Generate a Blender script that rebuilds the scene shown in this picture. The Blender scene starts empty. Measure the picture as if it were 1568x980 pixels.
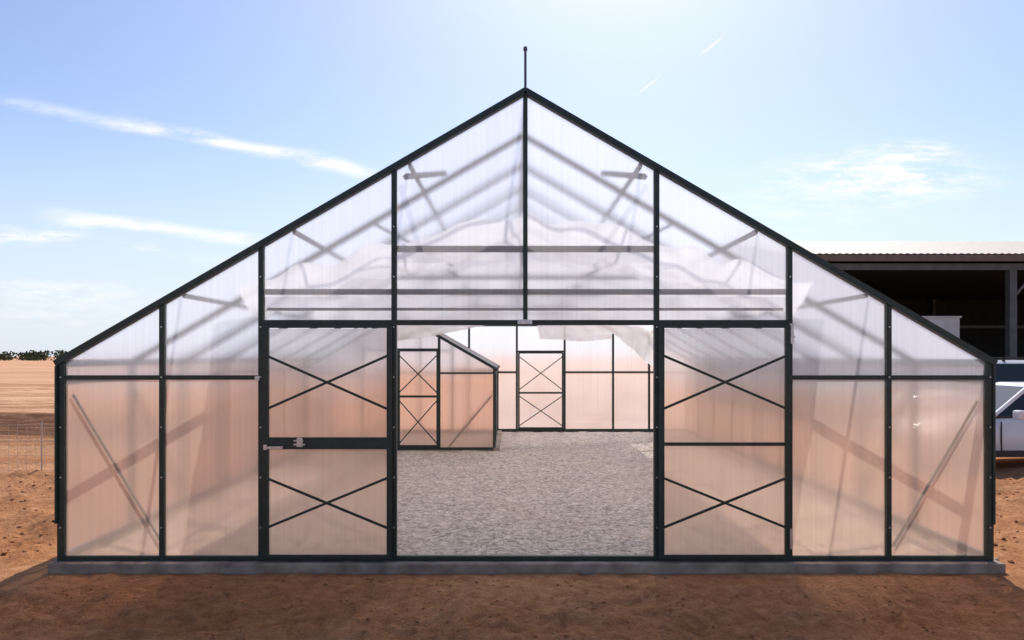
import bpy, bmesh, math, random
from mathutils import Vector, Quaternion, noise, Matrix
random.seed(7)
S=bpy.context.scene
R=math.radians
# ---------------------------------------------------------------- helpers
def new_mat(name):
    m=bpy.data.materials.new(name); m.use_nodes=True
    nt=m.node_tree; nt.nodes.clear()
    o=nt.nodes.new('ShaderNodeOutputMaterial')
    return m,nt,o
def N(nt,t,**kw):
    n=nt.nodes.new(t)
    for k,v in kw.items(): setattr(n,k,v)
    return n
def simple(name,col,rough=.6,metal=0.0,var=.15,scale=8,bump=0.0,spec=.5):
    m,nt,o=new_mat(name)
    b=N(nt,'ShaderNodeBsdfPrincipled'); b.inputs['Roughness'].default_value=rough
    b.inputs['Metallic'].default_value=metal
    b.inputs['Specular IOR Level'].default_value=spec
    tc=N(nt,'ShaderNodeTexCoord'); nz=N(nt,'ShaderNodeTexNoise'); nz.inputs['Scale'].default_value=scale
    nz.inputs['Detail'].default_value=4
    nt.links.new(tc.outputs['Object'],nz.inputs['Vector'])
    r=N(nt,'ShaderNodeValToRGB')
    r.color_ramp.elements[0].position=.3; r.color_ramp.elements[1].position=.7
    r.color_ramp.elements[0].color=[c*(1-var) for c in col]+[1]
    r.color_ramp.elements[1].color=[min(1,c*(1+var)) for c in col]+[1]
    nt.links.new(nz.outputs['Fac'],r.inputs['Fac']); nt.links.new(r.outputs['Color'],b.inputs['Base Color'])
    if bump>0:
        bp=N(nt,'ShaderNodeBump'); bp.inputs['Strength'].default_value=bump; bp.inputs['Distance'].default_value=.01
        nt.links.new(nz.outputs['Fac'],bp.inputs['Height']); nt.links.new(bp.outputs['Normal'],b.inputs['Normal'])
    nt.links.new(b.outputs['BSDF'],o.inputs['Surface'])
    return m
def empty(name,loc=(0,0,0)):
    e=bpy.data.objects.new(name,None); S.collection.objects.link(e); e.location=loc; return e
class MB:
    def __init__(s): s.v=[]; s.f=[]
    def add(s,vs,fs):
        o=len(s.v); s.v+= [tuple(v) for v in vs]; s.f+=[tuple(i+o for i in f) for f in fs]
    def bar(s,a,b,w,d,up=(0,1,0)):
        a=Vector(a); b=Vector(b); t=(b-a).normalized(); u=Vector(up)
        if abs(t.dot(u))>.95: u=Vector((1,0,0))
        sdir=t.cross(u).normalized(); u=sdir.cross(t).normalized()
        vs=[]
        for p in (a,b):
            for i,j in ((-1,-1),(1,-1),(1,1),(-1,1)):
                vs.append(p+sdir*(w/2*i)+u*(d/2*j))
        s.add(vs,[(0,1,2,3),(7,6,5,4),(0,4,5,1),(1,5,6,2),(2,6,7,3),(3,7,4,0)])
    def box(s,x0,x1,y0,y1,z0,z1):
        vs=[(x0,y0,z0),(x1,y0,z0),(x1,y1,z0),(x0,y1,z0),(x0,y0,z1),(x1,y0,z1),(x1,y1,z1),(x0,y1,z1)]
        s.add(vs,[(3,2,1,0),(4,5,6,7),(0,1,5,4),(1,2,6,5),(2,3,7,6),(3,0,4,7)])
    def poly(s,vs): s.add(vs,[tuple(range(len(vs)))])
    def tube(s,a,b,r0,r1=None,n=10):
        r1=r0 if r1 is None else r1
        a=Vector(a); b=Vector(b); t=(b-a).normalized(); u=Vector((0,0,1)) if abs(t.z)<.9 else Vector((1,0,0))
        e1=t.cross(u).normalized(); e2=t.cross(e1)
        vs=[]
        for p,r in ((a,r0),(b,r1)):
            for i in range(n):
                an=2*math.pi*i/n; vs.append(p+e1*math.cos(an)*r+e2*math.sin(an)*r)
        fs=[(i,(i+1)%n,n+(i+1)%n,n+i) for i in range(n)]+[tuple(range(n))[::-1],tuple(range(n,2*n))]
        s.add(vs,fs)
    def obj(s,name,mat,parent=None,smooth=False,bevel=0,recalc=True):
        me=bpy.data.meshes.new(name); me.from_pydata(s.v,[],s.f); me.update()
        if recalc:
            bm=bmesh.new(); bm.from_mesh(me); bmesh.ops.recalc_face_normals(bm,faces=bm.faces); bm.to_mesh(me); bm.free()
        o=bpy.data.objects.new(name,me); S.collection.objects.link(o); me.materials.append(mat)
        if parent: o.parent=parent
        if smooth:
            for p in me.polygons: p.use_smooth=True
        if bevel:
            m=o.modifiers.new('bevel','BEVEL'); m.width=bevel; m.segments=2; m.limit_method='ANGLE'
        return o
# ---------------------------------------------------------------- materials
def poly_mat(name,transp,refr,transl,diff,col=(.93,.92,.94),rough=.62,ior=1.08,ground_glow=None,ribs=.07):
    m,nt,o=new_mat(name); L=nt.links.new
    tc=N(nt,'ShaderNodeTexCoord'); mp=N(nt,'ShaderNodeMapping'); mp.inputs['Scale'].default_value=(38,38,.35)
    nz=N(nt,'ShaderNodeTexNoise'); nz.inputs['Scale'].default_value=1; nz.inputs['Detail'].default_value=2
    L(tc.outputs['Object'],mp.inputs['Vector']); L(mp.outputs['Vector'],nz.inputs['Vector'])
    nz2=N(nt,'ShaderNodeTexNoise'); nz2.inputs['Scale'].default_value=1.1; nz2.inputs['Detail'].default_value=4
    L(tc.outputs['Object'],nz2.inputs['Vector'])
    ramp=N(nt,'ShaderNodeValToRGB'); ramp.color_ramp.elements[0].position=.3; ramp.color_ramp.elements[1].position=.68
    ramp.color_ramp.elements[0].color=[c*(1-ribs) for c in col]+[1]; ramp.color_ramp.elements[1].color=list(col)+[1]
    L(nz.outputs['Fac'],ramp.inputs['Fac'])
    colout=ramp.outputs['Color']
    if ground_glow:  # warm tint low on panels paints in the glow of sunlit soil behind
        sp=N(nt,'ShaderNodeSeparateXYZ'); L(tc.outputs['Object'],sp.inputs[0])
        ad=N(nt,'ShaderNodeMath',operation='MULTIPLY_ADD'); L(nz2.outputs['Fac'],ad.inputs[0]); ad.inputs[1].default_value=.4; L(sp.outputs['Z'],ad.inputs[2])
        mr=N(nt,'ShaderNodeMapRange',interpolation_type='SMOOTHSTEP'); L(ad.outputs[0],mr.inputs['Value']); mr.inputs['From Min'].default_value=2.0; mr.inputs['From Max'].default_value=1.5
        mm=N(nt,'ShaderNodeMix',data_type='RGBA',blend_type='MULTIPLY'); L(mr.outputs[0],mm.inputs[0]); L(colout,mm.inputs[6]); mm.inputs[7].default_value=ground_glow+(1,)
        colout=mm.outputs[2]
    tl=N(nt,'ShaderNodeBsdfTranslucent'); L(colout,tl.inputs['Color'])
    df=N(nt,'ShaderNodeBsdfDiffuse'); L(colout,df.inputs['Color'])
    tr=N(nt,'ShaderNodeBsdfTransparent'); tr.inputs['Color'].default_value=(.97,.97,.98,1)
    gl=N(nt,'ShaderNodeBsdfGlossy'); gl.inputs['Roughness'].default_value=.3
    def mix(a,b,f):
        x=N(nt,'ShaderNodeMixShader'); 
        if isinstance(f,float): x.inputs[0].default_value=f
        else: L(f,x.inputs[0])
        L(a,x.inputs[1]); L(b,x.inputs[2]); return x.outputs[0]
    td=mix(tl.outputs[0],df.outputs[0],diff/(diff+transl))
    a=td
    if refr>0:
        rf=N(nt,'ShaderNodeBsdfRefraction'); rf.inputs['Roughness'].default_value=rough; rf.inputs['IOR'].default_value=ior
        L(colout,rf.inputs['Color'])
        mr=N(nt,'ShaderNodeMapRange'); L(nz2.outputs['Fac'],mr.inputs['Value'])
        f0=(transl+diff)/(transl+diff+refr)
        mr.inputs['From Min'].default_value=.3; mr.inputs['From Max'].default_value=.7
        mr.inputs['To Min'].default_value=f0-.06; mr.inputs['To Max'].default_value=f0+.06
        a=mix(rf.outputs[0],td,mr.outputs[0])
    a=mix(a,tr.outputs[0],float(transp))
    lw=N(nt,'ShaderNodeLayerWeight'); lw.inputs['Blend'].default_value=.5
    pw=N(nt,'ShaderNodeMath',operation='POWER'); L(lw.outputs['Facing'],pw.inputs[0]); pw.inputs[1].default_value=5
    ml=N(nt,'ShaderNodeMath',operation='MULTIPLY_ADD'); L(pw.outputs[0],ml.inputs[0]); ml.inputs[1].default_value=.25; ml.inputs[2].default_value=.012
    a=mix(a,gl.outputs[0],ml.outputs[0])
    L(a,o.inputs['Surface']); return m
M_wall=poly_mat('polycarbonate_wall',.10,.57,.31,.02,col=(.99,.97,.98),ground_glow=(1.0,.79,.64),rough=.55,ior=1.075)
M_gable=poly_mat('polycarbonate_gable',.12,.58,.28,.02,col=(.95,.95,1.0),rough=.5,ior=1.07)
M_side=poly_mat('polycarbonate_side_wall',.48,0,.50,.02,col=(.99,.97,.98),ground_glow=(1.0,.86,.74))
M_roof=poly_mat('polycarbonate_roof',.44,0,.54,.02,col=(.96,.97,1.0))
M_cloth=poly_mat('shade_cloth_fabric',.16,0,.68,.16,col=(.97,.95,.92),ribs=.02)
M_frame=simple('dark_green_frame_paint',(.012,.030,.024),.45,0,.25,14)
M_inner=simple('inner_frame_paint',(.09,.09,.10),.5,0,.2,10)
M_steel=simple('galvanised_steel',(.55,.56,.57),.35,.8,.15,30)
M_conc=simple('concrete',(.31,.25,.20),.95,0,.35,6,.6,.1)

def ground_mat():
    m,nt,o=new_mat('red_sandy_soil'); L=nt.links.new
    b=N(nt,'ShaderNodeBsdfPrincipled'); b.inputs['Roughness'].default_value=.95; b.inputs['Specular IOR Level'].default_value=.1
    g=N(nt,'ShaderNodeNewGeometry')
    def nz(sc,det=8,ro=.6,vec=None):
        n=N(nt,'ShaderNodeTexNoise'); n.inputs['Scale'].default_value=sc; n.inputs['Detail'].default_value=det; n.inputs['Roughness'].default_value=ro
        L(vec or g.outputs['Position'],n.inputs['Vector']); return n
    n1=nz(.55,5); n2=nz(9,6,.7); n3=nz(45,3,.7)
    mp=N(nt,'ShaderNodeMapping'); mp.inputs['Scale'].default_value=(.035,1.1,1); mp.inputs['Rotation'].default_value=(0,0,R(3)); L(g.outputs['Position'],mp.inputs['Vector'])
    nrow=nz(1,5,.65,mp.outputs[0])
    r=N(nt,'ShaderNodeValToRGB'); e=r.color_ramp.elements
    e[0].position=.33; e[0].color=(.26,.095,.034,1); e[1].position=.68; e[1].color=(.72,.37,.18,1)
    x=e.new(.5); x.color=(.50,.215,.09,1)
    ad=N(nt,'ShaderNodeMath',operation='MULTIPLY_ADD'); L(n2.outputs['Fac'],ad.inputs[0]); ad.inputs[1].default_value=.6
    ml=N(nt,'ShaderNodeMath',operation='MULTIPLY'); L(n1.outputs['Fac'],ml.inputs[0]); ml.inputs[1].default_value=.4
    L(ml.outputs[0],ad.inputs[2]); L(ad.outputs[0],r.inputs['Fac'])
    sp=N(nt,'ShaderNodeSeparateXYZ'); L(g.outputs['Position'],sp.inputs[0])
    far=N(nt,'ShaderNodeMapRange'); L(sp.outputs['Y'],far.inputs['Value'])
    far.inputs['From Min'].default_value=1; far.inputs['From Max'].default_value=20
    far.inputs['To Min'].default_value=0.12; far.inputs['To Max'].default_value=.85
    rr=N(nt,'ShaderNodeValToRGB'); e=rr.color_ramp.elements; e[0].position=.38; e[0].color=(.40,.19,.10,1); e[1].position=.60; e[1].color=(.80,.49,.30,1); L(nrow.outputs['Fac'],rr.inputs['Fac'])
    mx=N(nt,'ShaderNodeMix',data_type='RGBA'); L(far.outputs[0],mx.inputs[0]); L(r.outputs['Color'],mx.inputs[6]); L(rr.outputs['Color'],mx.inputs[7])
    wob=N(nt,'ShaderNodeMath',operation='MULTIPLY_ADD'); L(n1.outputs['Fac'],wob.inputs[0]); wob.inputs[1].default_value=2; L(sp.outputs['Y'],wob.inputs[2])
    def sm(x,a_,b_):
        t=N(nt,'ShaderNodeMapRange',interpolation_type='SMOOTHSTEP'); L(x,t.inputs['Value']); t.inputs['From Min'].default_value=a_; t.inputs['From Max'].default_value=b_; return t.outputs[0]
    t1=sm(wob.outputs[0],11.5,12.2); t2=sm(wob.outputs[0],19.5,18.6); t3=sm(sp.outputs['X'],-6,-9)
    def mu(a_,b_):
        p=N(nt,'ShaderNodeMath',operation='MULTIPLY'); L(a_,p.inputs[0]); 
        if isinstance(b_,float): p.inputs[1].default_value=b_
        else: L(b_,p.inputs[1])
        return p.outputs[0]
    # darker moist soil in freshly turned rows
    wv=N(nt,'ShaderNodeMath',operation='SINE'); wm=N(nt,'ShaderNodeMath',operation='MULTIPLY'); L(wob.outputs[0],wm.inputs[0]); wm.inputs[1].default_value=7.0; L(wm.outputs[0],wv.inputs[0])
    wr=N(nt,'ShaderNodeMapRange'); L(wv.outputs[0],wr.inputs['Value']); wr.inputs['From Min'].default_value=-1; wr.inputs['From Max'].default_value=1; wr.inputs['To Min'].default_value=.55; wr.inputs['To Max'].default_value=.95
    p3=mu(mu(mu(t1,t2),t3),wr.outputs[0])
    mx2=N(nt,'ShaderNodeMix',data_type='RGBA'); L(p3,mx2.inputs[0]); L(mx.outputs[2],mx2.inputs[6]); mx2.inputs[7].default_value=(.17,.075,.04,1)
    L(mx2.outputs[2],b.inputs['Base Color'])
    bp=N(nt,'ShaderNodeBump'); bp.inputs['Strength'].default_value=1; bp.inputs['Distance'].default_value=.09; L(n2.outputs['Fac'],bp.inputs['Height'])
    bp2=N(nt,'ShaderNodeBump'); bp2.inputs['Strength'].default_value=.9; bp2.inputs['Distance'].default_value=.02; L(n3.outputs['Fac'],bp2.inputs['Height']); L(bp.outputs[0],bp2.inputs['Normal'])
    L(bp2.outputs[0],b.inputs['Normal']); L(b.outputs[0],o.inputs['Surface']); return m
def gravel_mat():
    m,nt,o=new_mat('pale_gravel'); L=nt.links.new
    b=N(nt,'ShaderNodeBsdfPrincipled'); b.inputs['Roughness'].default_value=.8; b.inputs['Specular IOR Level'].default_value=.3
    g=N(nt,'ShaderNodeNewGeometry')
    v=N(nt,'ShaderNodeTexVoronoi'); v.inputs['Scale'].default_value=32; L(g.outputs['Position'],v.inputs['Vector'])
    n=N(nt,'ShaderNodeTexNoise'); n.inputs['Scale'].default_value=7; n.inputs['Detail'].default_value=6; n.inputs['Roughness'].default_value=.7; L(g.outputs['Position'],n.inputs['Vector'])
    n0=N(nt,'ShaderNodeTexNoise'); n0.inputs['Scale'].default_value=.7; n0.inputs['Detail'].default_value=4; L(g.outputs['Position'],n0.inputs['Vector'])
    sp=N(nt,'ShaderNodeSeparateColor'); L(v.outputs['Color'],sp.inputs[0])
    a=N(nt,'ShaderNodeMath',operation='MULTIPLY_ADD'); L(sp.outputs[0],a.inputs[0]); a.inputs[1].default_value=.36; 
    mm=N(nt,'ShaderNodeMath',operation='MULTIPLY'); L(n.outputs['Fac'],mm.inputs[0]); mm.inputs[1].default_value=.64; L(mm.outputs[0],a.inputs[2])
    r=N(nt,'ShaderNodeValToRGB'); e=r.color_ramp.elements; e[0].position=.24; e[0].color=(.26,.19,.15,1); e[1].position=.70; e[1].color=(.86,.72,.60,1)
    L(a.outputs[0],r.inputs['Fac'])
    mx=N(nt,'ShaderNodeMix',data_type='RGBA'); mr=N(nt,'ShaderNodeMapRange'); L(n0.outputs['Fac'],mr.inputs['Value']); mr.inputs['From Min'].default_value=.45; mr.inputs['From Max'].default_value=.75; mr.inputs['To Max'].default_value=.4
    L(mr.outputs[0],mx.inputs[0]); L(r.outputs['Color'],mx.inputs[6]); mx.inputs[7].default_value=(.66,.46,.34,1)
    L(mx.outputs[2],b.inputs['Base Color'])
    bp=N(nt,'ShaderNodeBump'); bp.inputs['Strength'].default_value=1; bp.inputs['Distance'].default_value=.055; L(n.outputs['Fac'],bp.inputs['Height'])
    bp2=N(nt,'ShaderNodeBump',invert=True); bp2.inputs['Strength'].default_value=.9; bp2.inputs['Distance'].default_value=.018; L(v.outputs['Distance'],bp2.inputs['Height']); L(bp.outputs[0],bp2.inputs['Normal'])
    L(bp2.outputs[0],b.inputs['Normal']); L(b.outputs[0],o.inputs['Surface']); return m
M_soil=ground_mat(); M_gravel=gravel_mat()

# ---------------------------------------------------------------- camera
F=1132.0; D=6.66; H=1.84
cam=bpy.data.cameras.new('camera'); co=bpy.data.objects.new('camera',cam); S.collection.objects.link(co)
co.location=(0,-D,H); co.rotation_euler=(R(90),0,0)
cam.sensor_width=36; cam.lens=36*F/1568; cam.shift_y=55/1568; cam.clip_end=5000; cam.clip_start=.1
S.camera=co
# ---------------------------------------------------------------- sun + sky
el,az=R(46),R(9)
sv=Vector((math.sin(az)*math.cos(el),math.cos(az)*math.cos(el),math.sin(el)))
sl=bpy.data.lights.new('sun','SUN'); sl.energy=5.0; sl.angle=R(.53); sl.color=(1,.93,.84)
so=bpy.data.objects.new('sun',sl); S.collection.objects.link(so)
so.rotation_mode='QUATERNION'; so.rotation_quaternion=sv.to_track_quat('Z','Y'); so.location=(10,30,40)
w=bpy.data.worlds.new('World'); S.world=w; w.use_nodes=True
nt=w.node_tree; nt.nodes.clear(); L=nt.links.new
wo=N(nt,'ShaderNodeOutputWorld'); bg=N(nt,'ShaderNodeBackground'); bg.inputs['Strength'].default_value=.14
sky=N(nt,'ShaderNodeTexSky',sky_type='NISHITA'); sky.sun_disc=False; sky.sun_elevation=el; sky.sun_rotation=az
sky.air_density=1.0; sky.dust_density=1.1; sky.ozone_density=1.7; sky.altitude=200
tc=N(nt,'ShaderNodeTexCoord'); sx=N(nt,'ShaderNodeSeparateXYZ'); L(tc.outputs['Generated'],sx.inputs[0])
def M(op,a,b=None,c=None,clamp=False):
    n=N(nt,'ShaderNodeMath',operation=op); n.use_clamp=clamp
    for i,v in enumerate((a,b,c)):
        if v is None: continue
        if isinstance(v,(int,float)): n.inputs[i].default_value=v
        else: L(v,n.inputs[i])
    return n.outputs[0]
ymax=M('MAXIMUM',sx.outputs['Y'],.05)
u=M('DIVIDE',sx.outputs['X'],ymax); v=M('DIVIDE',sx.outputs['Z'],ymax)
cb=N(nt,'ShaderNodeCombineXYZ'); L(u,cb.inputs[0]); L(v,cb.inputs[1])
def wn(scx,scy,det,ro=.6,off=0):
    mp=N(nt,'ShaderNodeMapping'); mp.inputs['Scale'].default_value=(scx,scy,1); mp.inputs['Location'].default_value=(off,off,0); mp.inputs['Rotation'].default_value=(0,0,R(10))
    L(cb.outputs[0],mp.inputs['Vector']); n=N(nt,'ShaderNodeTexNoise'); n.inputs['Scale'].default_value=1; n.inputs['Detail'].default_value=det; n.inputs['Roughness'].default_value=ro
    L(mp.outputs[0],n.inputs['Vector']); return n.outputs['Fac']
nA=wn(9,30,5,.66); nB=wn(5,7,2,.5,3.3); nC=wn(14,60,5,.72,7.1)
warp=M('MULTIPLY',M('SUBTRACT',nB,.5),.035)
vw=M('ADD',M('ADD',v,warp),M('MULTIPLY',M('SUBTRACT',nA,.5),.012))
def smooth(x,a,b):
    n=N(nt,'ShaderNodeMapRange',interpolation_type='SMOOTHSTEP'); L(x,n.inputs['Value']); n.inputs['From Min'].default_value=a; n.inputs['From Max'].default_value=b; return n.outputs[0]
def streak(x0,y0,x1,y1,wpx,amt,vv=vw,tex=None,fade=.25):
    a=((x0-784)/F,(545-y0)/F); b=((x1-784)/F,(545-y1)/F)
    dx,dy=b[0]-a[0],b[1]-a[1]; Ln=math.hypot(dx,dy); dx/=Ln; dy/=Ln
    pu=M('SUBTRACT',u,a[0]); pv=M('SUBTRACT',vv,a[1])
    t=M('DIVIDE',M('ADD',M('MULTIPLY',pu,dx),M('MULTIPLY',pv,dy)),Ln)
    d=M('ABSOLUTE',M('SUBTRACT',M('MULTIPLY',pv,dx),M('MULTIPLY',pu,dy)))
    k=smooth(d,wpx/F,0)
    k=M('MULTIPLY',k,smooth(t,-.03,fade)); k=M('MULTIPLY',k,smooth(t,1.03,1-fade))
    if tex is not None: k=M('MULTIPLY',k,tex)
    return M('MULTIPLY',k,amt)
tx=smooth(nA,.28,.62); txc=smooth(nC,.36,.70)
def patch(cx,cy,rx,ry,amt,tex):
    a=M('DIVIDE',M('SUBTRACT',u,(cx-784)/F),rx/F); b=M('DIVIDE',M('SUBTRACT',v,(545-cy)/F),ry/F)
    r=M('SQRT',M('ADD',M('MULTIPLY',a,a),M('MULTIPLY',b,b)))
    return M('MULTIPLY',M('MULTIPLY',smooth(r,1,.1),tex),amt)
parts=[streak(170,183,625,278,17,1.1,tex=tx),streak(-30,148,260,205,14,.5,tex=tx),
 streak(50,327,440,372,15,1.05,tex=tx),streak(-60,362,150,354,20,1.0,tex=txc),streak(140,376,420,409,16,.35,tex=txc),
 streak(-40,440,240,450,22,.5,tex=txc),
 patch(1350,272,240,60,1.4,txc),patch(1400,228,90,22,.9,txc),patch(1180,330,330,60,.35,txc),patch(60,470,300,50,.4,txc),
 streak(1068,88,1112,52,2.5,.9,vv=v,fade=.4),streak(970,149,1014,114,2.2,.8,vv=v,fade=.4)]
cl=parts[0]
for p_ in parts[1:]: cl=M('ADD',cl,p_)
cl=M('MINIMUM',cl,.92)
cl=M('MULTIPLY',cl,smooth(sx.outputs['Y'],.1,.3))
tint=N(nt,'ShaderNodeMix',data_type='RGBA',blend_type='MULTIPLY'); tint.inputs[0].default_value=1; L(sky.outputs[0],tint.inputs[6]); tint.inputs[7].default_value=(.95,.96,1.06,1)
hz=N(nt,'ShaderNodeMix',data_type='RGBA'); L(M('MULTIPLY',smooth(sx.outputs['Z'],.30,.0),.85),hz.inputs[0]); L(tint.outputs[2],hz.inputs[6]); hz.inputs[7].default_value=(5.5,6.1,6.9,1)
mx=N(nt,'ShaderNodeMix',data_type='RGBA'); L(cl,mx.inputs[0]); L(hz.outputs[2],mx.inputs[6]); mx.inputs[7].default_value=(7.8,7.7,7.6,1)
L(mx.outputs[2],bg.inputs['Color']); L(bg.outputs[0],wo.inputs['Surface'])

# ---------------------------------------------------------------- ground
def axis(segs):
    out=[segs[0][0]]
    for a,b,n in segs:
        for i in range(1,n+1): out.append(a+(b-a)*i/n)
    return out
xs=axis([(-2500,-600,4),(-600,-120,10),(-120,-30,20),(-30,-9,42),(-9,9,380),(9,30,42),(30,120,20),(120,600,10),(600,2500,4)])
ys=axis([(-400,-30,8),(-30,-7,12),(-7,-5,14),(-5,0.2,120),(.2,6,60),(6,24,110),(24,60,24),(60,200,14),(200,3500,12)])
def gz(x,y):
    z=-.088
    inside=(-4.25<x<4.45 and -.2<y<11.8)
    d=max(-4.25-x,x-4.45,-.2-y,y-11.8)
    k=max(0,min(1,d/.5))
    p=Vector((x,y,0))
    z-=.02*k
    z+=k*.05*noise.noise(p*.5)+k*.035*noise.noise(p*1.9)
    n=noise.noise(p*5.5+Vector((9,3,1))); z+=max(k,.35 if y<-.1 else 0)*.038*n
    n=noise.noise(p*14); z+=max(k,.45 if y<-.1 else 0)*.022*n
    if abs(x)>4.6 and -1.5<y<6 and abs(x)<10:
        z+=.22*max(0,noise.noise(p*1.3+Vector((5,5,5))))
    if x<-8 and 9<y<18: z+=.08*math.sin(y*7.0+noise.noise(p*.4)*1.5)
    for c_ in (-1.25,-2.6):
        q=(y-c_-.18*noise.noise(Vector((x*.3,c_,0))))
        if abs(q)<.2: z-=.035*(1-(q/.2)**2)*(.6+.4*math.sin(x*38))
    if abs(x)>150 or y>150: z=-.125
    return z
V=[(x,y,gz(x,y)) for y in ys for x in xs]; nx=len(xs)
Fc=[(j*nx+i,j*nx+i+1,(j+1)*nx+i+1,(j+1)*nx+i) for j in range(len(ys)-1) for i in range(nx-1)]
me=bpy.data.meshes.new('ground'); me.from_pydata(V,[],Fc); me.materials.append(M_soil)
for p_ in me.polygons: p_.use_smooth=True
g=bpy.data.objects.new('ground',me); S.collection.objects.link(g)
cm=MB()
def rock(c,r):
    bm=bmesh.new(); bmesh.ops.create_icosphere(bm,subdivisions=1,radius=r)
    sd=Vector((random.random()*50,random.random()*50,0))
    vs=[c+Vector((v.co.x*1.2,v.co.y,v.co.z*.7))*(1+.45*noise.noise(v.co/r+sd)) for v in bm.verts]
    cm.add(vs,[tuple(v.index for v in f.verts) for f in bm.faces]); bm.free()
for i in range(3000):
    x=random.uniform(-7.5,7.5); y=random.uniform(-3.2,-.25) if random.random()<.5 else random.uniform(-1,7)
    if y>-.25 and -4.45<x<4.65: x=math.copysign(random.uniform(4.7,8),x)
    r=random.choice([.006,.008,.011,.016,.02]) * random.uniform(.7,1.2)
    if y<-.2 and r>.016: r*=.7
    rock(Vector((x,y,gz(x,y)+r*.2)),r)
cm.obj('soil_clods',M_soil,None)
xs2=axis([(-4.0,4.25,150)]); ys2=axis([(.06,11.55,210)])
nx=len(xs2)
V=[(x,y,-.03+.016*noise.noise(Vector((x*3,y*3,0)))+.012*noise.noise(Vector((x*9,y*9,4)))) for y in ys2 for x in xs2]
Fc=[(j*nx+i,j*nx+i+1,(j+1)*nx+i+1,(j+1)*nx+i) for j in range(len(ys2)-1) for i in range(nx-1)]
me=bpy.data.meshes.new('gravel_floor'); me.from_pydata(V,[],Fc); me.materials.append(M_gravel)
for p_ in me.polygons: p_.use_smooth=True
g=bpy.data.objects.new('gravel_floor',me); S.collection.objects.link(g)

# ---------------------------------------------------------------- greenhouse
CX=.12; HW=4.19; ZE=1.79; ZA=4.22; YB=11.6
def rz(dx): return ZA-(ZA-ZE)*abs(dx)/HW
GH=empty('greenhouse',(CX,0,0))
P=[-HW,-3.265,-2.375,-1.18,0,1.18,2.375,3.265,HW]
fr=MB(); inn=MB(); wp=MB(); rp=MB(); gp=MB(); sdp=MB()
def gable(fr,y,rail):
    for i,dx in enumerate(P):
        wdt=.066 if abs(dx)>4 else .046
        if abs(dx)<.01:
            fr.bar((0,y,2.16),(0,y,ZA-.05),.040,.05); continue
        x=dx-(math.copysign(.02,dx) if abs(dx)>4 else 0)
        fr.bar((x,y,0),(x,y,rz(dx)-.01),wdt,.052)
    for s in (-1,1):
        fr.bar((s*(HW+.03),y-.004,rz(HW+.03)),(0,y-.004,ZA+.0),.055,.075)
    fr.bar((-HW,y,.022),(HW,y,.022),.04,.046)
    for s in (-1,1):
        fr.bar((s*2.375,y,rail),(s*(HW-.03),y,rail),.040,.044)
    fr.bar((-2.375,y,2.14),(2.375,y,2.14),.046,.048)
gable(fr,0,1.646)
def wallpanel(w_,x0,x1,y,z0,z1=None):
    if z1 is None:
        w_.poly([(x0,y,z0),(x1,y,z0),(x1,y,rz(x1)-.02),(x0,y,rz(x0)-.02)])
    else: w_.poly([(x0,y,z0),(x1,y,z0),(x1,y,z1),(x0,y,z1)])
for i in range(8):
    x0,x1=P[i],P[i+1]
    if i in (0,1,6,7):
        wallpanel(wp,x0,x1,.005,.03,1.646); wallpanel(gp,x0,x1,.005,1.646)
    else: wallpanel(gp,x0,x1,.005,2.14)
dr=MB()
def leaf(x0,x1,y,mid,midw):
    w_=.038
    dr.bar((x0,y,.03),(x0,y,2.12),w_+.014,.036); dr.bar((x1,y,.03),(x1,y,2.12),w_+.01,.036)
    dr.bar((x0,y,.045),(x1,y,.045),.034,.032); dr.bar((x0,y,2.105),(x1,y,2.105),.03,.032)
    dr.bar((x0,y,mid),(x1,y,mid),midw,.034)
    a=x0+.02;b=x1-.02
    for (z0,z1) in ((.31,.75),(1.37,1.84)):
        dr.bar((a,y-.02,z0),(b,y-.02,z1),.022,.012); dr.bar((a,y-.034,z1),(b,y-.034,z0),.022,.012)
    wp.poly([(x0,y+.003,.045),(x1,y+.003,.045),(x1,y+.003,mid),(x0,y+.003,mid)])
    wp.poly([(x0,y+.003,mid),(x1,y+.003,mid),(x1,y+.003,2.085),(x0,y+.003,2.085)])
leaf(-2.32,-1.215,-.045,1.06,.105)
leaf(1.215,2.345,-.045,1.052,.03)
dr.obj('door_leaves',M_frame,GH)
hw=MB()
hw.box(-2.33,-2.16,-.085,-.066,1.012,1.035); hw.box(-2.33,-2.30,-.09,-.066,1.005,1.05)
hw.box(-2.035,-1.985,-.082,-.0625,1.03,1.11); hw.box(-2.06,-1.96,-.095,-.083,1.045,1.06); hw.box(-2.06,-1.975,-.095,-.083,1.08,1.092)
hw.box(2.365,2.40,-.05,-.03,1.95,2.13); hw.box(2.352,2.41,-.058,-.051,2.0,2.02)
hw.box(-.07,.06,-.06,-.028,2.125,2.165); hw.box(-2.42,-2.38,-.05,-.03,1.62,1.66); hw.box(2.355,2.375,-.08,-.066,.12,.30)
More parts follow.
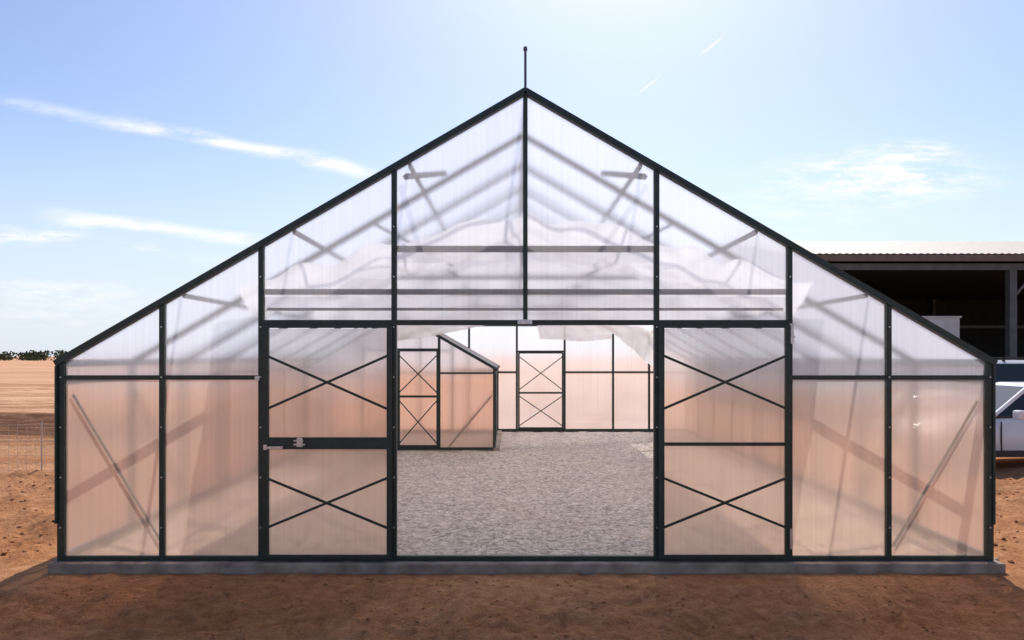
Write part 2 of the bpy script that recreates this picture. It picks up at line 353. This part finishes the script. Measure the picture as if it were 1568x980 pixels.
# panel screws along the frame
for dx in P:
    if abs(dx)<.01: continue
    z=.3
    while z<rz(dx)-.1:
        hw.box(dx-.006-(math.copysign(.02,dx) if abs(dx)>4 else 0),dx+.006-(math.copysign(.02,dx) if abs(dx)>4 else 0),-.034,-.0255,z-.006,z+.006); z+=.45
hw.obj('latches_and_hinges',M_steel,GH)
hw=MB(); hw.tube((0,-.02,4.2),(0,-.02,4.60),.012); hw.tube((0,-.02,4.585),(0,-.02,4.615),.02,.016)
hw.obj('ridge_pole',M_inner,GH,smooth=False)
Ybays=[YB*i/9 for i in range(10)]
for k,y in enumerate(Ybays[1:-1]):
    for s in (-1,1):
        inn.bar((s*(HW-.03),y,0),(s*(HW-.03),y,ZE),.045,.045)
        inn.bar((s*HW,y,rz(HW)-.03),(0,y,ZA-.03),.055,.05)
        inn.bar((s*1.6,y,rz(1.6)-.04),(s*.75,y,2.81),.03,.03)
    if k%2==1:
        inn.bar((-2.3,y,2.81),(2.3,y,2.81),.045,.04)
    inn.bar((0,y+.001,2.8),(0,y+.001,ZA-.05),.035,.035)
inn.bar((-1.18,.09,2.815),(1.18,.09,2.815),.055,.04)
inn.bar((-2.375,.10,2.425),(2.375,.10,2.425),.05,.04)
inn.bar((-2.375,.16,2.27),(2.375,.16,2.27),.025,.03)
for s in (-1,1):
    inn.bar((s*1.1,.12,rz(1.1)-.10),(s*.8,.9,rz(.8)-.06),.04,.04)
for dx in (-4.16,-3.1,-2.1,-1.05,0,1.05,2.1,3.1,4.16):
    inn.bar((dx,0.06,rz(dx)-.035),(dx,YB-.06,rz(dx)-.035),.028,.04,up=(0,0,1))
for a,b in (((-4.10,1.49),(-3.29,.14)),((4.10,1.43),(3.33,.11))):
    inn.bar((a[0],.045,a[1]),(b[0],.045,b[1]),.022,.016)
for s in (-1,1):
    X=s*(HW-.01)
    inn.bar((X,.03,.03),(X,YB,.03),.05,.05,up=(0,0,1)); inn.bar((X,.03,1.60),(X,YB,1.60),.04,.042,up=(0,0,1)); 
    fr.bar((s*(HW+.01),.03,ZE-.02),(s*(HW+.01),YB,ZE-.02),.055,.06,up=(0,0,1))
    for i in range(9):
        y0,y1=Ybays[i],Ybays[i+1]
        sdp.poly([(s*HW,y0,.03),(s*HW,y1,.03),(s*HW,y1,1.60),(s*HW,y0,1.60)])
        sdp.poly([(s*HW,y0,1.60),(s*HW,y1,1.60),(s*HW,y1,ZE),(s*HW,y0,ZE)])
        rp.poly([(s*HW,y0,rz(HW)+.02),(s*HW,y1,rz(HW)+.02),(0,y1,ZA+.02),(0,y0,ZA+.02)])
        if i in (1,8):
            inn.bar((s*(HW-.03),y1,.1),(s*(HW-.03),y0,1.55),.03,.02,up=(1,0,0))
fr.tube((-HW-.012,-.045,.34),(-HW-.012,-.045,1.75),.011); fr.tube((-HW-.012,-.05,.35),(-HW-.035,-.06,.37),.010)
fr.tube((HW+.012,-.03,.33),(HW+.012,-.03,1.75),.014)
bf=MB(); rb=1.44
for dx in P:
    if abs(dx)<.01: bf.bar((0,YB,0),(0,YB,ZA-.05),.05,.05)
    else: bf.bar((dx,YB,0),(dx,YB,rz(dx)-.01),.05,.052)
for s in (-1,1): bf.bar((s*(HW+.03),YB,rz(HW+.03)),(0,YB,ZA),.062,.075)
bf.bar((-HW,YB,.0),(HW,YB,.0),.08,.046)
bf.bar((-HW,YB,rb),(0,YB,rb),.045,.044); bf.bar((1.18,YB,rb),(HW,YB,rb),.045,.044)
bf.bar((0,YB,1.95),(1.18,YB,1.95),.045,.044); bf.bar((-HW+.3,YB,2.6),(HW-1.3,YB,2.6),.05,.044)
def minidoor(b_,x0,x1,y,zt,mid):
    b_.bar((x0+.05,y-.03,.04),(x0+.05,y-.03,zt),.04,.03); b_.bar((x1-.05,y-.03,.04),(x1-.05,y-.03,zt),.04,.03)
    for z in (.06,mid,zt): b_.bar((x0+.05,y-.032,z),(x1-.05,y-.032,z),.045,.024)
    for z0,z1 in ((.12,mid-.08),(mid+.08,zt-.1)):
        b_.bar((x0+.06,y-.05,z0),(x1-.06,y-.05,z1),.022,.01); b_.bar((x0+.06,y-.062,z1),(x1-.06,y-.062,z0),.022,.01)
minidoor(bf,0,1.18,YB,1.92,.93)
bp_=MB()
for i in range(8): 
    wallpanel(bp_,P[i],P[i+1],YB+.005,.03,rb if i!=4 else 1.95); wallpanel(bp_,P[i],P[i+1],YB+.005,rb if i!=4 else 1.95)
bf.obj('back_gable_frame',M_frame,GH)
fr.obj('front_frame',M_frame,GH); inn.obj('inner_frame',M_inner,GH)
wp.obj('wall_panels',M_wall,GH,recalc=False); gp.obj('gable_panels',M_gable,GH,recalc=False)
bp_.obj('back_panels',M_gable,GH,recalc=False)
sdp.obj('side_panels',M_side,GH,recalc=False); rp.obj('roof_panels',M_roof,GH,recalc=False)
fd=MB()
fd.box(-HW-.05,HW+.07,-.11,.05,-.22,-.002)
fd.box(-HW-.1,-HW+.06,.05,YB-.05,-.22,-.004); fd.box(HW-.06,HW+.12,.05,YB-.05,-.22,-.004); fd.box(-HW-.1,HW+.12,YB-.05,YB+.13,-.22,-.045)
o=fd.obj('concrete_foundation',M_conc,GH,bevel=.012)
# ---- shade cloth
V=[];nxc,nyc=120,190
for j in range(nyc+1):
    y=.35+(YB-.55)*j/nyc
    for i in range(nxc+1):
        x=-2.75+5.5*i/nxc
        a=abs(x)/2.75
        z=3.22-.70*a**1.1 + .05*math.sin(2*math.pi*y/(YB/9))*1.0
        z-=.17*(abs(math.sin(math.pi*y/(YB/4.5))))
        z+=.09*noise.noise(Vector((x*1.2,y*.9,2)))+.07*noise.noise(Vector((x*2+y*3,y*3-x*2,5)))
        z+=.04*math.sin(9*x+3*y+4*noise.noise(Vector((x,y,0))))
        z=min(z,rz(x)-.09)
        V.append((x+CX,y,z))
Fc=[(j*(nxc+1)+i,j*(nxc+1)+i+1,(j+1)*(nxc+1)+i+1,(j+1)*(nxc+1)+i) for j in range(nyc) for i in range(nxc)]
def drape(x0,x1,y,ztop0,ztop1,drop0,drop1,seed,n=60,m=24):
    o=len(V)
    for j in range(m+1):
        for i in range(n+1):
            t=i/n; q=j/m
            x=x0+(x1-x0)*t; zt=ztop0+(ztop1-ztop0)*t; dp=drop0+(drop1-drop0)*t**1.6
            z=zt-dp*q*(1+.03*math.sin(t*9+seed))
            yy=y+.07*math.sin(t*22+seed+q*1.2)*(.3+q)+.05*noise.noise(Vector((t*6,q*3,seed)))
            V.append((x+CX+.03*math.sin(q*5+seed),yy,z))
    for j in range(m):
        for i in range(n): Fc.append((o+j*(n+1)+i,o+j*(n+1)+i+1,o+(j+1)*(n+1)+i+1,o+(j+1)*(n+1)+i))
drape(1.4,2.85,8.6,2.70,2.40,.14,.85,1.0)
drape(.5,2.2,10.6,2.85,2.55,.60,.32,2.5)
drape(-2.7,-.3,7.6,2.45,2.75,.38,.26,4.2)
me=bpy.data.meshes.new('shade_cloth'); me.from_pydata(V,[],Fc); me.materials.append(M_cloth)
for p_ in me.polygons: p_.use_smooth=True
g=bpy.data.objects.new('shade_cloth',me); S.collection.objects.link(g)

# ---------------------------------------------------------------- small greenhouse inside
SC=-2.2; sh=1.85; se=1.60; sa=2.66; y0=7.95; y1=11.3
SG=empty('greenhouse.001',(SC,0,0)); a=MB(); b=MB(); b2=MB()
def sz(x): return sa-(sa-se)*abs(x)/sh
for y in (y0,y1):
    for x in (-sh,-.76,.76,sh): a.bar((x,y,-.03),(x,y,sz(x)-.01),.05,.05)
    for s in (-1,1):
        a.bar((s*(sh+.05),y,sz(sh+.05)),(0,y,sa),.055,.07); a.bar((s*.76,y,1.5),(s*sh,y,1.5),.035,.04)
        a.bar((s*(sh-.05),y+.04,1.05),(s*.95,y+.04,.05),.022,.02)
    a.bar((-sh,y,.01),(sh,y,.01),.05,.044); a.bar((-.76,y,1.97),(.76,y,1.97),.035,.04)
    for xx in ((-sh,-.76),(-.76,.76),(.76,sh)):
        if xx[0]==-.76:
            b.poly([(xx[0],y+.004,.02),(xx[1],y+.004,.02),(xx[1],y+.004,sz(.76)),(0,y+.004,sa),(xx[0],y+.004,sz(.76))])
        else: b.poly([(xx[0],y+.004,.02),(xx[1],y+.004,.02),(xx[1],y+.004,sz(xx[1])),(xx[0],y+.004,sz(xx[0]))])
minidoor(a,-.08,.78,y0,1.95,1.04)
minidoor(a,-.78,-.02,y0,1.95,1.04)
for s in (-1,1):
    for k in range(4):
        y=y0+(y1-y0)*k/3
        if 0<k<3: a.bar((s*sh,y,0),(s*sh,y,se),.035,.035); a.bar((s*sh,y,se),(0,y,sa),.035,.035)
    for z in (.01,1.5,se): a.bar((s*sh,y0+.03,z),(s*sh,y1-.03,z),.03,.03,up=(0,0,1))
    b2.poly([(s*sh,y0,.02),(s*sh,y1,.02),(s*sh,y1,se),(s*sh,y0,se)])
    b2.poly([(s*(sh+.04),y0,se),(s*(sh+.04),y1,se),(0,y1,sa+.03),(0,y0,sa+.03)])
a.bar((0,y0,sa),(0,y1,sa),.035,.035,up=(0,0,1))
a.obj('frame',M_frame,SG); b.obj('panels',M_wall,SG,recalc=False); b2.obj('side_and_roof_panels',M_roof,SG,recalc=False)
c=MB(); c.box(sh-.02,sh+.10,y0-.06,y1,-.06,.03); c.box(-sh-.1,sh-.025,y0-.06,y0+.06,-.06,-.016); c.obj('sill',M_conc,SG)

# ---------------------------------------------------------------- metal shed
M_tin=simple('shed_roof_metal',(.50,.45,.39),.7,0,.12,3)
M_fas=simple('shed_fascia',(.16,.11,.09),.6,0,.15,4)
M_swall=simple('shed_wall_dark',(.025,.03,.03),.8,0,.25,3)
M_spost=simple('shed_post',(.09,.10,.10),.6,0,.2,3)
M_box=simple('shed_box_paint',(.6,.6,.6),.6,0,.1,3)
SH=empty('metal_shed',(9.55,18.35,-.12))
Wd,Dp=26,15; a=MB()
def roofstrip(ya,za,yb,zb):
    n=int(Wd/.11); vs=[]
    for i in range(n+1):
        x=-.3+(Wd+.6)*i/n; dz=.03 if i%2 else 0
        vs+=[(x,ya,za+dz),(x,yb,zb+dz)]
    a.add(vs,[(2*i,2*i+2,2*i+3,2*i+1) for i in range(n)])
roofstrip(-.35,5.36,7.5,6.98); roofstrip(7.5,6.98,15.3,5.36)
a.obj('roof',M_tin,SH)
a=MB(); a.box(-.32,Wd+.3,-.37,-.30,5.12,5.34); a.box(-.32,-.26,-.30,15.2,5.1,5.33); a.obj('fascia',M_fas,SH)
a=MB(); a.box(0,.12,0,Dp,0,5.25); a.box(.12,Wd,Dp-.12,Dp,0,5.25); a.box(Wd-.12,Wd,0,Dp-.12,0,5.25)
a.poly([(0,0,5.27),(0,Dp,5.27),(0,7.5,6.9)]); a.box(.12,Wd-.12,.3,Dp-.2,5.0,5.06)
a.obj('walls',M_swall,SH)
a=MB()
for x in (.25,7.35,14.3,21.2,25.6):
    a.box(x-.12,x+.12,-.1,.14,0,4.86)
    a.bar((x+.1,.02,4.0),(x+.9,.02,4.85),.09,.07)
for i in range(4):
    a.box(.15+i*6.4,.3+i*6.4,Dp-.5,Dp-.35,0,5)
a.box(.0,Wd,-.08,.0,4.86,5.08)
a.bar((.2,9,3.3),(Wd-.2,9,3.3),.12,.1)
a.obj('posts',M_spost,SH)
a=MB(); a.box(4.9,6.2,1.0,2.2,2.5,3.3); a.box(4.85,6.25,.95,2.25,3.3,3.36)
for px in (5.0,6.0):
    for py in (1.1,2.0): a.box(px,px+.1,py,py+.1,0,2.5)
a.obj('water_tank_box',M_box,SH)

# ---------------------------------------------------------------- vehicles
M_white=simple('white_car_paint',(.78,.79,.80),.22,0,.03,3)
M_glass=simple('tinted_glass',(.02,.025,.03),.06,0,.05,3)
M_tyre=simple('tyre_rubber',(.02,.02,.02),.85,0,.2,12)
M_rim=simple('wheel_rim',(.5,.5,.52),.3,.9,.1,5)
M_lamp=simple('headlamp_lens',(.7,.7,.68),.1,0,.05,5)
M_black=simple('black_trim',(.02,.02,.022),.5,0,.1,5)
M_red=simple('tail_lamp',(.35,.02,.02),.2,0,.1,5)
def vehicle(name,loc,Ln,Wt,stn,belt,roof,wheels,wr,rails=False):
    E=empty(name,loc)
    mb=MB(); n=14; vs=[]
    for (x,zb,zt,hwd) in stn:
        for i in range(n):
            an=2*math.pi*(i+.5)/n
            cxx=math.copysign(abs(math.cos(an))**.35,math.cos(an)); szz=math.copysign(abs(math.sin(an))**.45,math.sin(an))
            zz=(zb+zt)/2+szz*(zt-zb)/2
            hh=hwd*(1-.06*max(0,szz)-.03*max(0,-szz))
            vs.append((x,cxx*hh,zz))
    m=len(stn)
    fs=[(j*n+i,j*n+(i+1)%n,(j+1)*n+(i+1)%n,(j+1)*n+i) for j in range(m-1) for i in range(n)]
    fs+=[tuple(range(n)),tuple(range((m-1)*n,m*n))]
    mb.add(vs,fs); body=mb.obj('body',M_white,E,smooth=True)
    cut=MB()
    for wx in wheels:
        for s in (-1,1): cut.tube((wx,s*(Wt/2-.26),wr),(wx,s*(Wt/2+.2),wr),wr+.06,n=28)
    c=cut.obj('cut',M_black,None); c.location=loc
    try:
        bpy.context.view_layer.update()
        md=body.modifiers.new('arch','BOOLEAN'); md.object=c; md.operation='DIFFERENCE'; md.solver='EXACT'
        dg=bpy.context.evaluated_depsgraph_get(); nm=bpy.data.meshes.new_from_object(body.evaluated_get(dg))
        body.modifiers.clear()
        if len(nm.polygons)>50: body.data=nm
    except Exception as ex: print('bool',ex)
    bpy.data.objects.remove(c)
    bf_,br_,bz,bh=belt; rf_,rr_,rzz,rh=roof
    g=MB(); vs=[(bf_,-bh,bz),(br_,-bh,bz),(br_,bh,bz),(bf_,bh,bz),(rf_,-rh,rzz),(rr_,-rh,rzz),(rr_,rh,rzz),(rf_,rh,rzz)]
    g.add(vs,[(3,2,1,0),(4,5,6,7),(0,1,5,4),(1,2,6,5),(2,3,7,6),(3,0,4,7)]); g.obj('windows',M_glass,E,bevel=.03)
    t=MB()
    lerp=lambda a_,b_,q:tuple(a_[k]+(b_[k]-a_[k])*q for k in range(3))
    for s in (0,1):
        o4=((0,4),(1,5)) if s==0 else ((3,7),(2,6))
        for (i,j) in o4: t.bar(vs[i],lerp(vs[i],vs[j],1.0),.06,.05)
        mlo=lerp(vs[0 if s==0 else 3],vs[1 if s==0 else 2],.5); mhi=lerp(vs[4 if s==0 else 7],vs[5 if s==0 else 6],.47)
        t.bar(mlo,mhi,.08,.045)
        mlo=lerp(vs[0 if s==0 else 3],vs[1 if s==0 else 2],.80); mhi=lerp(vs[4 if s==0 else 7],vs[5 if s==0 else 6],.86)
        t.bar(mlo,mhi,.06,.04)
    t.obj('pillars',M_white,E,bevel=.01)
    r=MB(); k=.03
    r.add([(rf_-.03,-rh-k,rzz-.03),(rr_+.03,-rh-k,rzz-.03),(rr_+.03,rh+k,rzz-.03),(rf_-.03,rh+k,rzz-.03),(rf_+.2,-rh+.12,rzz+.055),(rr_-.2,-rh+.12,rzz+.055),(rr_-.2,rh-.12,rzz+.055),(rf_+.2,rh-.12,rzz+.055)],
      [(3,2,1,0),(4,5,6,7),(0,1,5,4),(1,2,6,5),(2,3,7,6),(3,0,4,7)]); r.obj('roof',M_white,E,smooth=False,bevel=.03)
    ty=MB(); ri=MB()
    for wx in wheels:
        for s in (-1,1):
            yo=s*(Wt/2-.01); yi=s*(Wt/2-.22)
            ty.tube((wx,yi,wr),(wx,yo-s*.02,wr),wr,n=28); ty.tube((wx,yo-s*.02,wr),(wx,yo,wr),wr,wr*.9,n=28)
            ri.tube((wx,yo-s*.01,wr),(wx,yo+s*.006,wr),wr*.62,wr*.58,n=20)
            for q in range(5):
                an=q*2*math.pi/5; ri.bar((wx,yo+s*.008,wr),(wx+math.cos(an)*wr*.58,yo+s*.008,wr+math.sin(an)*wr*.58),.05,.02)
    ty.obj('tyres',M_tyre,E,bevel=.01); ri.obj('wheels',M_rim,E)
    d=MB(); 
    for s in (-1,1):
        d.box(wheels[0]+wr+.1,wheels[1]-wr-.1,s*(Wt/2-.02)-.012,s*(Wt/2-.02)+.012,.26,.36)
        for hx in ((bf_+br_)/2-.1,br_-.55): d.box(hx,hx+.18,s*(Wt/2-.01)-.02,s*(Wt/2-.01)+.02,bz-.16,bz-.13)
        for hx in (bf_+.12,(bf_+br_)/2+.08): d.box(hx,hx+.012,s*(Wt/2-.012)-.012,s*(Wt/2-.012)+.012,.36,bz-.05)
    if rails:
        for s in (-1,1): d.bar((rf_+.25,s*(rh-.08),rzz+.11),(rr_-.2,s*(rh-.08),rzz+.11),.035,.03); [d.box(xx,xx+.06,s*(rh-.08)-.015,s*(rh-.08)+.015,rzz+.02,rzz+.11) for xx in (rf_+.3,(rf_+rr_)/2,rr_-.3)]
    d.box(-.02,.02,-.5,.5,.42,.62)
    d.obj('trim',M_black,E)
    mi=MB()
    for s in (-1,1):
        mi.box(bf_+.28,bf_+.44,s*(Wt/2+.11)-.09,s*(Wt/2+.11)+.09,bz+.0,bz+.15)
    mi.obj('mirrors',M_white,E,bevel=.03)
    l=MB(); 
    for s in (-1,1): l.box(.03,.30,s*(Wt/2-.22)-.13,s*(Wt/2-.22)+.15,.62,.74)
    l.obj('headlamps',M_lamp,E,bevel=.02)
    l=MB(); 
    for s in (-1,1): l.box(Ln-.12,Ln-.005,s*(Wt/2-.2)-.13,s*(Wt/2-.2)+.1,.72,.88)
    l.obj('tail_lamps',M_red,E,bevel=.02)
    return E
vehicle('parked_sedan',(6.75,6.7,-.12),4.6,1.8,
 [(0,.35,.66,.62),(.10,.24,.76,.78),(.5,.2,.86,.88),(1.2,.2,.94,.9),(1.7,.2,.97,.9),(2.6,.2,.97,.9),(3.6,.2,1.0,.9),(4.2,.22,1.02,.86),(4.5,.28,.98,.8),(4.6,.4,.85,.7)],
 (1.38,4.05,.90,.80),(2.15,3.45,1.42,.60),(.88,3.65),.32)
vehicle('parked_suv',(9.35,11.6,-.12),4.8,1.9,
 [(0,.45,.85,.7),(.10,.3,.98,.84),(.6,.26,1.08,.93),(1.3,.26,1.13,.94),(2.4,.26,1.15,.95),(3.8,.26,1.15,.95),(4.5,.28,1.15,.92),(4.75,.35,1.1,.86),(4.8,.5,1.0,.8)],
 (1.35,4.72,1.10,.87),(2.05,4.45,1.80,.70),(.95,3.8),.38,rails=True)

# ---------------------------------------------------------------- tree line
M_leaf=simple('foliage',(.06,.085,.035),.9,0,.5,.3)
M_bark=simple('bark',(.08,.06,.045),.9,0,.2,2)
tl=MB(); tk=MB()
x=-460
while x<-60:
    hgt=3.3+1.1*noise.noise(Vector((x*.06,0,0)))+random.uniform(-.3,.6); yy=300+random.uniform(-6,10)
    tk.tube((x,yy,-.2),(x+random.uniform(-.3,.3),yy,hgt*.6),.18,.08,5)
    for q in range(46):
        p=Vector((x+random.gauss(0,1.3),yy+random.gauss(0,1.2),hgt*(.04+.92*random.random()**.8)))
        e1=Vector((random.uniform(-1,1),random.uniform(-1,1),random.uniform(-1,1))).normalized(); e2=e1.orthogonal().normalized()
        s_=random.uniform(.35,.7); tl.poly([p-e1*s_,p+e2*s_*.7,p+e1*s_,p-e2*s_*.7])
    x+=random.uniform(1.0,2.0)
T=empty('tree_line'); 
o=tl.obj('foliage_mass',M_leaf,T); tk.obj('trunks',M_bark,T)

# ---------------------------------------------------------------- wire fence on the left
M_wire=simple('fence_wire',(.5,.47,.44),.5,.5,.1,3)
fw=MB(); fx0,fx1,fy=-13,-5.2,5.6
z0=-.1
for i in range(4):
    xx=fx0+(fx1-fx0)*i/3; fw.tube((xx,fy,z0-.1),(xx,fy,z0+.85),.012,n=6)
for k in range(7): fw.bar((fx0,fy,z0+.04+k*.125),(fx1,fy,z0+.04+k*.125),.003,.003)
xx=fx0
while xx<fx1: fw.bar((xx,fy+.003,z0),(xx,fy+.003,z0+.8),.003,.003); xx+=.15
fw.obj('wire_fence',M_wire,None)
S.view_settings.view_transform='Standard'; S.view_settings.look='None'; S.view_settings.exposure=0; S.view_settings.gamma=1
